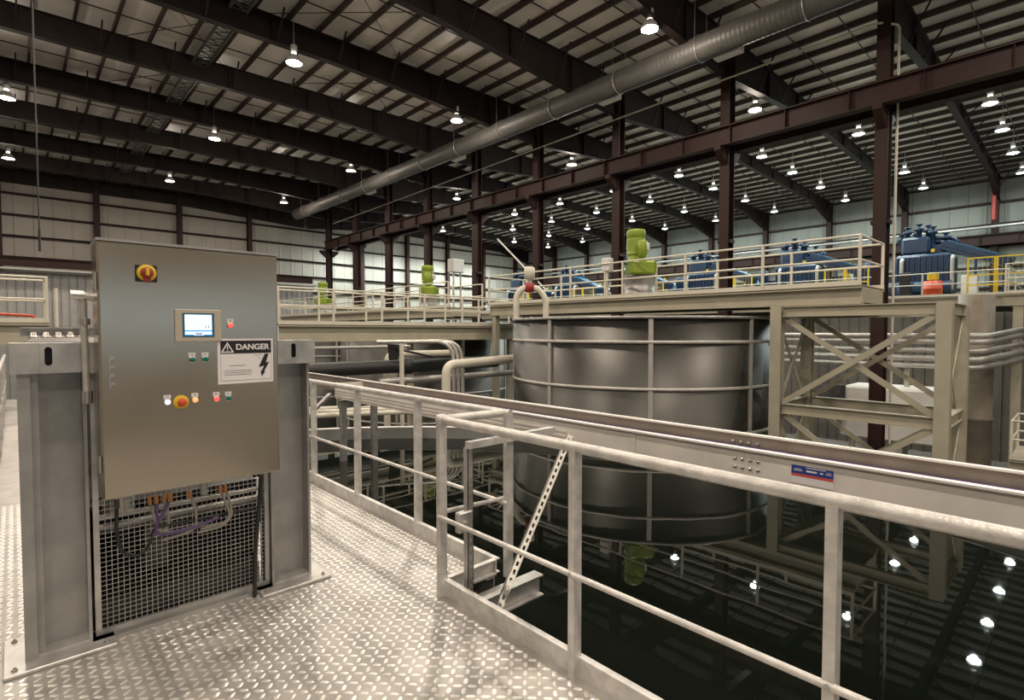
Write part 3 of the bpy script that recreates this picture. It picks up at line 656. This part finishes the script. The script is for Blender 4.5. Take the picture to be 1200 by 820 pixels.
# ------------------------------------------------------------------ beige platforms and bridges
def platform(name, label, axis, a0, a1, c0, c1, zd, depth, step, rails=(1.07,.55), ends=(1,1), near_only=False, mt='beige', rl='beigelt'):
    """axis 'X' or 'Y': long direction; a = along, c = across"""
    P = (lambda a, c, z: (a,c,z)) if axis == 'X' else (lambda a, c, z: (c,a,z))
    m_ = P((a0+a1)/2, (c0+c1)/2, zd-depth); t = thing(name, label, 'walkway', m_)
    for c, sd in ((c0+.06,1),(c1-.06,-1)):
        part('girder', MB().ibeam(P(a0,c+.09*sd,zd-depth/2-.02), P(a1,c+.09*sd,zd-depth/2-.02), .3, depth-.04, .03), M[mt], t)
    x0, x1 = sorted((P(a0,c0,0)[0],P(a1,c1,0)[0])); y0, y1 = sorted((P(a0,c0,0)[1],P(a1,c1,0)[1]))
    part('deck', MB().box((x0,y0,zd-.02), (x1,y1,zd)), M[mt], t)
    for a in (a0+.02,a1-.02): part('end_beam', MB().bar(P(a,c0+.12,zd-depth/2), P(a,c1-.12,zd-depth/2), .03, depth-.08), M[mt], t)
    sides = [c0+.03] if near_only else [c0+.03,c1-.03]
    n = max(1, round((a1-a0)/step))
    for c in sides:
        part('toe_plate', MB().box(*[tuple(map(f_, P(a0,c-.006,zd), P(a1,c+.006,zd+.1))) for f_ in (min,max)]), M[rl], t)
        for h in rails: part('top_rail' if h == rails[0] else 'mid_rail', MB().cyl(P(a0+.02,c,zd+h), P(a1-.02,c,zd+h), .026, 8), M[rl], t)
        for i in range(n+1):
            a = a0+.04+(a1-a0-.08)*i/n; part('post', MB().bar(P(a,c,zd), P(a,c,zd+rails[0]), .055, .055), M[rl], t)
    for e, a in zip(ends, (a0+.04,a1-.04)):
        if e:
            for h in rails: part('end_rail', MB().cyl(P(a,c0+.03,zd+h), P(a,c1-.03,zd+h), .024, 8), M[rl], t)
    return t
BZ = 2.58
bridge = platform('tank_bridge', 'beige bridge with railings crossing over the nearest stainless tank', 'Y', 3.45, 15.9, 13.45, 15.35, BZ, .42, 2.08)
for x in (13.6,15.2): part('leg', MB().bar((x,15.6,FL), (x,15.6,BZ-.4), .2, .2), M['beige'], bridge)
b2 = platform('tank_bridge', 'beige bridge with railings over the tanks farther back', 'Y', 18.45, 38.0, 13.45, 15.35, BZ, .42, 2.2, ends=(0,1))
for x in (13.6,15.2):
    for y in (26.9,37.7): part('leg', MB().bar((x,y,FL), (x,y,BZ-.4), .2, .2), M['beige'], b2)
cw = platform('cross_walkway', 'beige walkway with railings behind the right side of the cabinet', 'X', 5.6, 15.7, 16.0, 17.15, 1.78, .53, 1.62, ends=(1,0))
for x in (5.8,10.6,15.5): part('leg', MB().bar((x,16.9,FL), (x,16.9,1.3), .18, .18), M['beige'], cw)
lw = platform('cross_walkway', 'beige walkway with railings at the far left, behind the left column', 'X', -7.0, .66, 17.0, 18.2, 1.78, .53, 1.9, ends=(0,1))
for x in (-6,.5): part('leg', MB().bar((x,18,FL), (x,18,1.3), .18, .18), M['beige'], lw)
solo('ladder_rail', MB().tube([(.80,17.3,FL),(.80,17.3,2.62)], .035, 8), M['beigelt'], 'single pale ladder post just right of the far left walkway end', 'post')
solo('red_pipe', MB().tube(pipe([(-5,19.3,2.25),(.45,19.3,1.98),(.45,19.3,1.0)], .1), .035, 8), M['orangered'], 'thin red pipe behind the far left walkway railing', 'pipe')

# ------------------------------------------------------------------ steel support frame under the bridge end
r = thing('support_frame', 'beige braced steel frame standing under the near end of the bridge', 'frame', (14.4,3.57,FL))
FX0, FX1, FY0, FY1, FT = 13.40, 15.40, 2.0, 5.15, 2.155
for x in (FX0,FX1):
    for y in (FY0,FY1): part('leg', MB().ibeam((x,y,FL), (x,y,FT if y > 3 else FT), .25, .25, .022, up=(1,0,0)), M['beige'], r)
for z in (FT-.13,-.26,-2.6):
    for x in (FX0,FX1): part('beam', MB().ibeam((x,FY0+.125,z), (x,FY1-.125,z), .16, .24, .018), M['beige'], r)
    for y in (FY0,FY1): part('beam', MB().ibeam((FX0+.125,y,z), (FX1-.125,y,z), .16, .24, .018), M['beige'], r)
def braces(p0, p1, z0, z1):
    n_ = V((p1[1]-p0[1],p0[0]-p1[0])).normalized()*.04
    for sg_, a, b in ((1,p0,p1),(-1,p1,p0)):
        part('brace', MB().bar((a[0]+n_.x*sg_,a[1]+n_.y*sg_,z0), (b[0]+n_.x*sg_,b[1]+n_.y*sg_,z1), .02, .12), M['beige'], r)
for z0, z1 in ((-.12,FT-.27),(-2.45,-.4)):
    for x in (FX0,FX1): braces((x,FY0+.15), (x,FY1-.15), z0, z1)
    for y in (FY0,FY1): braces((FX0+.12,y), (FX1-.12,y), z0, z1)

# ------------------------------------------------------------------ stainless tanks and their green agitators
def tank(cy, label, rad=3.86, cx=14.15, zt=1.93, n=72):
    r = thing('stainless_tank', label, 'tank', (cx,cy,FL), 'stainless tanks in a row under the bridges')
    part('shell', MB().lathe((cx,cy,0), [(rad,FL),(rad,zt),(rad-.02,zt),(rad-.02,FL)], n), M['tank'], r)
    part('rim_ring', MB().lathe((cx,cy,0), [(rad,zt-.06),(rad+.05,zt-.06),(rad+.05,zt+.01),(rad-.04,zt+.01)], n), M['galvdark'], r)
    part('roof_plate', MB().lathe((cx,cy,0), [(rad-.02,zt-.02),(0,zt+.06)], n), M['tank'], r)
    for z in (1.31,.18,-.95,-2.1): part('hoop_flange', MB().lathe((cx,cy,0), [(rad,z-.04),(rad+.035,z-.03),(rad+.035,z+.03),(rad,z+.04)], n), M['tankseam'], r)
    for i in range(9):
        t = math.radians(i*40+18); d = V((math.cos(t),math.sin(t),0)); c = V((cx,cy,0))+d*(rad+.008)
        part('seam_strip', MB().bar(c+V((0,0,FL)), c+V((0,0,zt-.06)), .035, .11, up=(-d.y,d.x,0)), M['tankseam'], r)
tank(9.53, 'large stainless tank with bolted seams, nearest of the row, right of centre')
tank(21.1, 'stainless tank behind the beige walkway, second of the row'); tank(32.7, 'stainless tank farthest back in the row')
def agitator_proto():
    r = thing('agitator', 'x', 'agitator', (0,0,0), 'lime green agitators on the tank bridges')
    part('pedestal', MB().lathe((0,0,0), [(0,0),(.50,0),(.50,.05),(.46,.06),(.46,.52),(.50,.53),(.50,.58),(0,.58)], 24), M['galvdark'], r, 'grey pedestal drum')
    gb = part('gearbox', MB().bbox((-.62,-.36,.58), (.36,.36,.98), .05), M['green'], r)
    for i in range(9):
        for y in (-.372,.372): part('rib', MB().box((-.58+i*.11,y-.0125,.62), (-.55+i*.11,y+.0125,.94)), M['green'], gb)
    part('flange', MB().lathe((.08,.1,0), [(.30,.98),(.30,1.06),(.24,1.08),(.24,1.20)], 20), M['green'], r)
    part('motor', MB().lathe((.08,.1,0), [(.24,1.20),(.27,1.22),(.27,1.30)]+[(.27+(.02 if i % 2 else 0),1.30+.04*i) for i in range(11)]+[(.27,1.74),(.25,1.76),(0,1.76)], 22), M['green'], r)
    part('fan_cover', MB().lathe((.08,.1,0), [(.26,1.72),(.285,1.74),(.285,1.94),(.26,1.99),(0,1.99)], 22), M['green'], r)
    part('terminal_box', MB().bbox((-.12,-.28,1.34), (.10,-.14,1.58), .02), M['white'], r, 'pale terminal box')
    part('oil_pump', MB().lathe((-.42,.0,0), [(0,.98),(.10,.98),(.10,1.12),(.14,1.14),(.14,1.56),(.10,1.60),(0,1.60)], 16), M['green'], r)
    return r
ag = agitator_proto(); ag.location = (14.15,9.53,BZ+.1); ag.rotation_euler = (0,0,math.radians(-45+90)); ag['label'] = 'lime green agitator motor on the nearest bridge, centre right'
clone(ag, (14.3,21.1,BZ+.05), 'lime green agitator motor over the second tank, left of centre'); clone(ag, (14.3,32.7,BZ+.05), 'lime green agitator motor farthest back, just right of the cabinet')
r = thing('control_box', 'small pale box on a post beside the nearest green agitator', 'box', (13.62,10.35,BZ))
part('post', MB().bar((13.62,10.35,BZ), (13.62,10.35,BZ+1.0), .06, .06), M['beigelt'], r); part('box', MB().bbox((13.5,10.2,BZ+.85), (13.74,10.5,BZ+1.25), .02), M['white'], r)
# pipe arch with red valve at the far end of the near bridge
r = thing('pipe_arch', 'beige pipe arch with a red valve on top of the nearest tank', 'pipe', (12.0,12.2,1.98))
D_ = V((.734,-.679,0)); B_ = V((12.05,12.2,0))
part('arch', MB().tube(pipe([B_-D_*.42+V((0,0,1.95)),B_-D_*.42+V((0,0,2.7)),B_-D_*.2+V((0,0,2.95)),B_+D_*.25+V((0,0,2.95)),B_+D_*.52+V((0,0,2.6)),B_+D_*.52+V((0,0,1.95))], .22), .10, 12), M['beigelt'], r)
part('valve', MB().lathe(tuple(B_+V((0,0,2.95))), [(0,-.16),(.15,-.14),(.17,0),(.15,.14),(0,.16)], 16), M['red'], r, 'red valve')
part('actuator', MB().lathe(tuple(B_), [(.07,3.1),(.07,3.2),(.17,3.22),(.17,3.55),(.12,3.6),(0,3.6)], 16), M['beigelt'], r)

# ------------------------------------------------------------------ pipes between the tanks and the launder
solo('black_pipe', MB().tube([(4.0,14.2,.52),(8.6,14.2,.52),(8.62,14.2,.52),(8.9,14.2,.52),(8.92,14.2,.52),(12.4,14.2,.52)], [.2,.2,.26,.26,.2,.2], 16), M['black'], 'thick black pipe lying behind the launder trough at the left', 'pipe')
solo('steel_pipe', MB().tube([(3.0,15.0,1.10),(9.4,15.0,1.08)], .05, 10).bar((5.8,15.0,FL), (5.8,15.0,1.08), .07, .07), M['pipegrey'], 'thin grey pipe under the beige walkway, above the black pipe', 'pipe')
solo('steel_pipe', MB().tube([(7.5,13.6,.14),(13,13.6,.14)], .10, 12), M['pipegrey'], 'grey pipe lying in front of the thick black pipe', 'pipe')
for i in range(3):
    solo('curved_conduit', MB().tube(pipe([(7.6,13.9-.0*i,1.27),(9.62+.16*i,13.0,1.27+.0*i),(9.72+.16*i,12.9,FL+.1)], .55, 8), .055, 10), M['silver'], 'silver conduit curving down under the beige walkway, %s of three' % ('leftmost','middle','rightmost')[i], 'conduit')
solo('beige_pipe', MB().tube(pipe([(12.6,12.7,.72),(8.95,12.4,.62),(8.95,12.4,FL+.1)], .3, 6), .13, 12), M['beigelt'], 'beige pipe with an elbow beside the nearest tank', 'pipe')
solo('beige_pipe', MB().tube(pipe([(8.9,15.6,FL),(8.9,15.6,.82),(11.6,15.6,.80)], .3), .11, 10), M['beigelt'], 'short beige pipe seen above the thick black pipe', 'pipe')
solo('slim_post', MB().bar((8.0,13.2,FL), (8.0,13.2,1.2), .09, .09), M['beigelt'], 'slim beige post crossing the thick black pipe', 'post')
solo('slim_post', MB().bar((6.4,17.2,FL), (6.4,17.2,1.22), .16, .16), M['beigelt'], 'pale post holding up the left end of the beige walkway', 'post')
r = thing('valve_bracket', 'black valve with a long handle above the black pipe', 'valve', (8.3,14.0,.7))
part('yoke', MB().add([(8.1,14.0,.72),(8.35,14.0,.72),(8.55,14.0,1.15),(8.05,14.0,1.2),(8.1,14.08,.72),(8.35,14.08,.72),(8.55,14.08,1.15),(8.05,14.08,1.2)], [(0,1,2,3),(7,6,5,4),(0,4,5,1),(1,5,6,2),(2,6,7,3),(3,7,4,0)]), M['black'], r)
part('handle', MB().cyl((8.3,13.98,1.05), (9.5,13.9,.78), .035, 8), M['black'], r)
for i in range(3): solo('rim_pipe', MB().tube([(2.2+.2*i,13.0+.5*i,-.3),(8.4+.3*i,11.1+.5*i,-.45)], .06, 8), M['beigelt'], 'pale pipe running outside the far basin rim, %s of three' % ('nearest','middle','farthest')[i], 'pipe')
solo('rim_strut', MB().bar((2.9,9.2,-.62), (4.6,10.3,.32), .07, .05), M['galvdark'], 'dark slanted strut over the far basin rim at the left', 'strut')
r = thing('filter_box', 'white panelled machine seen through the beige frame', 'machine', (22.5,4.4,FL))
part('casing', MB().bbox((22,3.2,-2.2), (24,6.2,-.4), .05), M['white'], r); part('drive', MB().lathe((22,6.6,-.9), [(0,-.7),(.5,-.68),(.55,-.3),(.55,.5),(0,.55)], 18), M['dark'], r)
for y in (3.5,5.9): part('leg', MB().bar((22.3,y,FL), (22.3,y,-2.2), .15, .15), M['beige'], r)

# ------------------------------------------------------------------ right side: pipes, duct, platforms, blue machines
for i, z in enumerate((1.42,1.22,.92,.64,.38)):
    solo('process_pipe', MB().tube(pipe([(23,16,z),(23,2.3+.05*i,z),(25.0,1.75,z+.2),(30.4,1.6,z+.3)], .3, 6), .085+.02*(i % 2), 10), M['pipegrey'], 'horizontal silver pipe behind the beige frame, %s of the five' % ('topmost','second from the top','middle one','second from the bottom','lowest')[i], 'pipe', 'silver pipes behind the beige frame')
for y in (4.5,9.5): solo('pipe_stand', MB().bar((23.3,y,FL), (23.3,y,1.6), .14, .14), M['beige'], 'beige post carrying the stacked silver pipes, %s' % ('right' if y < 5 else 'left'), 'post')
solo('vertical_duct', MB().lathe((25.3,2.9,0), [(.52,FL),(.52,-1.6),(.55,-1.58),(.55,-1.5),(.52,-1.48),(.52,.9),(.55,.92),(.55,1.0),(.52,1.02),(.52,2.85),(0,2.85)], 20), M['drab'], 'thick vertical drab duct right of the braced frame', 'duct')
rp = platform('machine_deck', 'long grey beige deck carrying the blue machines on the right', 'Y', 2.5, 44.0, 31.0, 41.0, 3.15, .5, 3.0, rl='beigelt', near_only=True)
for i, y in enumerate((3.4,10,18,26,34,42)):
    part('leg', MB().bar((31.3,y,FL), (31.3,y,2.7), .3, .3), M['beige'], rp)
rp2 = platform('side_platform', 'beige platform with railings at the right edge, in front of the blue machine deck', 'Y', -7.0, 2.3, 26.6, 30.2, 2.95, .45, 1.7)
for y in (-5.5,1.9): part('leg', MB().bar((26.8,y,FL), (26.8,y,2.5), .28, .28), M['beige'], rp2)
part('knee_brace', MB().bar((26.75,1.8,.8), (26.75,-.6,2.52), .14, .14), M['beige'], rp2)
lp_ = platform('low_platform', 'low beige platform with railing at the right edge, near hall floor level', 'Y', -6.0, 1.55, 20.4, 22.4, -2.0, .4, 1.2)
for y in (-5,1.3): part('leg', MB().bar((20.5,y,FL), (20.5,y,-2.4), .2, .2), M['beige'], lp_)
g = MB()
for i in range(7): g.box((20.6,-.4,-3.9+.22*i), (20.68,.45,-3.78+.22*i))
solo('louvre_stack', g, M['maroon'], 'dark red louvre slats beneath the low platform at the right', 'louvre')
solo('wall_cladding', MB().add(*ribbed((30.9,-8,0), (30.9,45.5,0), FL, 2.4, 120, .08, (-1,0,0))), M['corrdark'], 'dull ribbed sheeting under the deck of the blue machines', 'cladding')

def machine_proto():
    """blue hydraulic press unit: ribbed body, pipe cluster on top, sloping feed arm"""
    r = thing('blue_press', 'x', 'machine', (0,0,0), 'row of blue machines on the right deck')
    part('skid', MB().bbox((-1.0,-1.5,0), (1.0,1.6,.22), .03), M['blue'], r)
    bd = part('body', MB().bbox((-.9,-1.15,.22), (.9,1.15,2.25), .14), M['blue'], r)
    g = MB()
    for i in range(10): g.box((-.97,-1.05+i*.225,.4), (-.9,-.99+i*.225,2.1))
    part('rib', g, M['blue'], bd)
    part('base_tank', MB().lathe((-1.15,.6,0), [(0,.05),(.4,.05),(.42,.1),(.42,.75),(.38,.82),(0,.85)], 18), M['blue'], r)
    part('low_drum', MB().cyl((-1.1,-1.2,.55), (-1.1,1.5,.55), .32, 18), M['blue'], r)
    for y in (-.95,1.05): part('down_pipe', MB().tube(pipe([(-.55,y-.25,2.02),(-1.05,y-.25,2.02),(-1.05,y-.25,.4)], .2, 5), .09, 10), M['pipegrey'], r, 'grey down pipe')
    mt = part('top_housing', MB().bbox((-.6,-.25,2.25), (.6,.95,3.15), .12), M['blue'], r)
    part('valve_block', MB().bbox((-.35,-.8,2.25), (.35,-.25,2.7), .06).lathe((0,-.55,2.7), [(.16,0),(.16,.1),(.28,.12),(.28,.2),(0,.22)], 14), M['blue'], r)
    g = MB()
    for x_, y, h in ((.1,-.75,.35),(-.3,-.3,.65),(.1,-.05,.8),(-.35,.25,.85),(.3,.45,.7),(-.2,.75,.75),(.1,1.05,.45)): g.lathe((x_,y,2.6), [(.11,0),(.11,h),(.2,h+.02),(.2,h+.15),(.08,h+.17),(.08,h+.30),(.15,h+.31),(.15,h+.37),(0,h+.39)], 10)
    g.cyl((-.1,-1.0,3.05), (-.1,1.0,3.05), .07, 8); g.cyl((.25,-1.3,2.85), (.25,.9,2.95), .06, 8); g.tube(pipe([(.1,-1.2,2.3),(.1,-1.2,2.95),(.1,.0,3.2)], .2), .07, 8)
    part('pipe_cluster', g, M['blue'], r)
    part('yellow_tag', MB().bbox((-.55,-.42,2.32), (-.4,-.28,2.48), .01), M['yellow'], r, 'small yellow tag')
    arm = part('feed_arm', MB().bar((-.1,-.7,2.65), (-.1,-3.2,1.55), 1.1, .42), M['blue'], r)
    part('arm_top', MB().bar((-.1,-.9,2.82), (-.1,-3.3,1.76), .9, .1), M['bluelt'], arm)
    g = MB()
    for x in (-.66,.46): g.bar((x,-.7,2.72), (x,-3.2,1.62), .05, .2)
    part('side_rail', g, M['blue'], arm)
    for y, z in ((-2.0,1.9),(-3.0,1.45)):
        part('arm_leg', MB().bar((-.55,y,0), (-.55,y,z), .1, .1), M['blue'], r)
    part('white_cabinet', MB().bbox((-1.2,-2.15,0), (-.7,-1.55,1.05), .03), M['white'], r, 'pale control box')
    return r
mp = machine_proto(); MY = (5.9,11.8,17.7,23.6,29.5,35.4)
for i, y in enumerate(MY):
    lab = 'blue ribbed press machine on the right deck, %s' % ('nearest the camera' if i == 0 else ORD[i]+' from the camera')
    if i == 0: mp.location = (34,y,3.15); mp['label'] = lab
    else: clone(mp, (34,y,3.15), lab)
def pump_proto():
    r = thing('blue_pump_set', 'x', 'machine', (0,0,0), 'blue pump sets between the blue machines')
    part('frame', MB().bbox((-.8,-1.0,0), (.8,1.0,.3), .03), M['blue'], r)
    part('tank', MB().bbox((-.7,-.9,.3), (.2,.5,1.5), .08), M['blue'], r)
    part('motor', MB().lathe((-.4,.0,1.5), [(.25,0),(.25,.1),(.3,.12),(.3,.7),(.22,.78),(0,.78)], 16), M['blue'], r)
    part('pump', MB().lathe((.3,.75,.3), [(.3,0),(.3,.6),(.36,.62),(.36,.75),(.2,.8),(.2,1.5),(0,1.5)], 16), M['bluelt'], r)
    part('manifold', MB().tube(pipe([(-.75,-.7,.6),(-.95,-.7,.6),(-.95,.8,.6),(-.95,.8,1.7),(.2,.8,1.9)], .2), .08, 8), M['white'], r, 'pale pipe')
    part('post', MB().bar((-.9,.95,0), (-.9,.95,2.3), .12, .12), M['yellow'], r, 'yellow post')
    return r
pp = pump_proto()
for i, y in enumerate(MY[:-1]):
    lab = 'blue pump set between two blue machines, %s' % ('nearest the camera' if i == 0 else ORD[i]+' from the camera'); loc = (35.9,y+2.75,3.15)
    if i == 0: pp.location = loc; pp['label'] = lab
    else: clone(pp, loc, lab)
def guard_proto():
    r = thing('yellow_guard', 'x', 'guard', (0,0,0), 'yellow safety guards along the blue machines')
    for y in (-1.0,0,.08,1.0): part('post', MB().bar((0,y,0), (0,y,1.75), .07, .07), M['yellow'], r)
    for z in (.5,.95,1.72): part('rail', MB().bar((0,-1,z), (0,1,z), .06, .06), M['yellow'], r)
    g = MB()
    for i in range(1, 12): g.bar((0,-1+i/6,.95), (0,-1+i/6,1.72), .008, .008)
    part('mesh_infill', g, M['yellow'], r); return r
gp = guard_proto()
for i, y in enumerate(MY):
    lab = 'yellow safety guard in front of the blue machines, %s' % ('nearest the camera' if i == 0 else ORD[i]+' from the camera')
    loc = (32.0,y-2.9,3.15)
    if i == 0: gp.location = loc; gp['label'] = lab
    else: clone(gp, loc, lab)
r = thing('orange_drum', 'orange red drum with a yellow lid in front of the nearest blue machine', 'drum', (31.6,5.2,3.15))
part('drum', MB().lathe((31.6,5.2,3.15), [(0,0),(.36,0),(.37,.05),(.37,.35),(.39,.37),(.37,.4),(.36,.75),(0,.76)], 20), M['orangered'], r); part('lid', MB().bbox((31.4,5.0,3.91), (31.8,5.4,4.3), .06), M['yellow'], r, 'yellow lid')
solo('equipment_cabinet', MB().bbox((31.3,6.0,3.15), (31.4,6.45,4.35), .02), M['black'], 'tall black cabinet beside the orange drum', 'cabinet')
solo('long_pipe', MB().tube([(47.5,0,8.45),(47.5,48,8.45)], .10, 10), M['pipegrey'], 'long grey pipe running along the right wall above the runway beam', 'pipe')
solo('red_extinguisher_pipe', MB().tube([(47.6,4.72,8.9),(47.6,4.72,11.0)], .14, 10), M['red'], 'bright red upright pipe on the nearest right wall column', 'pipe')
r = thing('pole_camera', 'pale box on twin poles in front of the far end wall', 'box', (22.5,30,BZ))
part('pole', MB().cyl((22.3,30.0,FL), (22.3,30.0,5.6), .06, 8), M['pipegrey'], r); part('pole', MB().cyl((22.9,30.0,FL), (22.9,30.0,5.6), .06, 8), M['pipegrey'], r)
part('box', MB().bbox((22.0,29.7,5.6), (23.0,30.3,6.5), .04), M['white'], r)
solo('slanted_pipe', MB().tube([on('Y',22,583,280),on('Y',19,640,340)], .045, 8), M['white'], 'thin white pipe slanting down right of the second tank bridge', 'pipe')
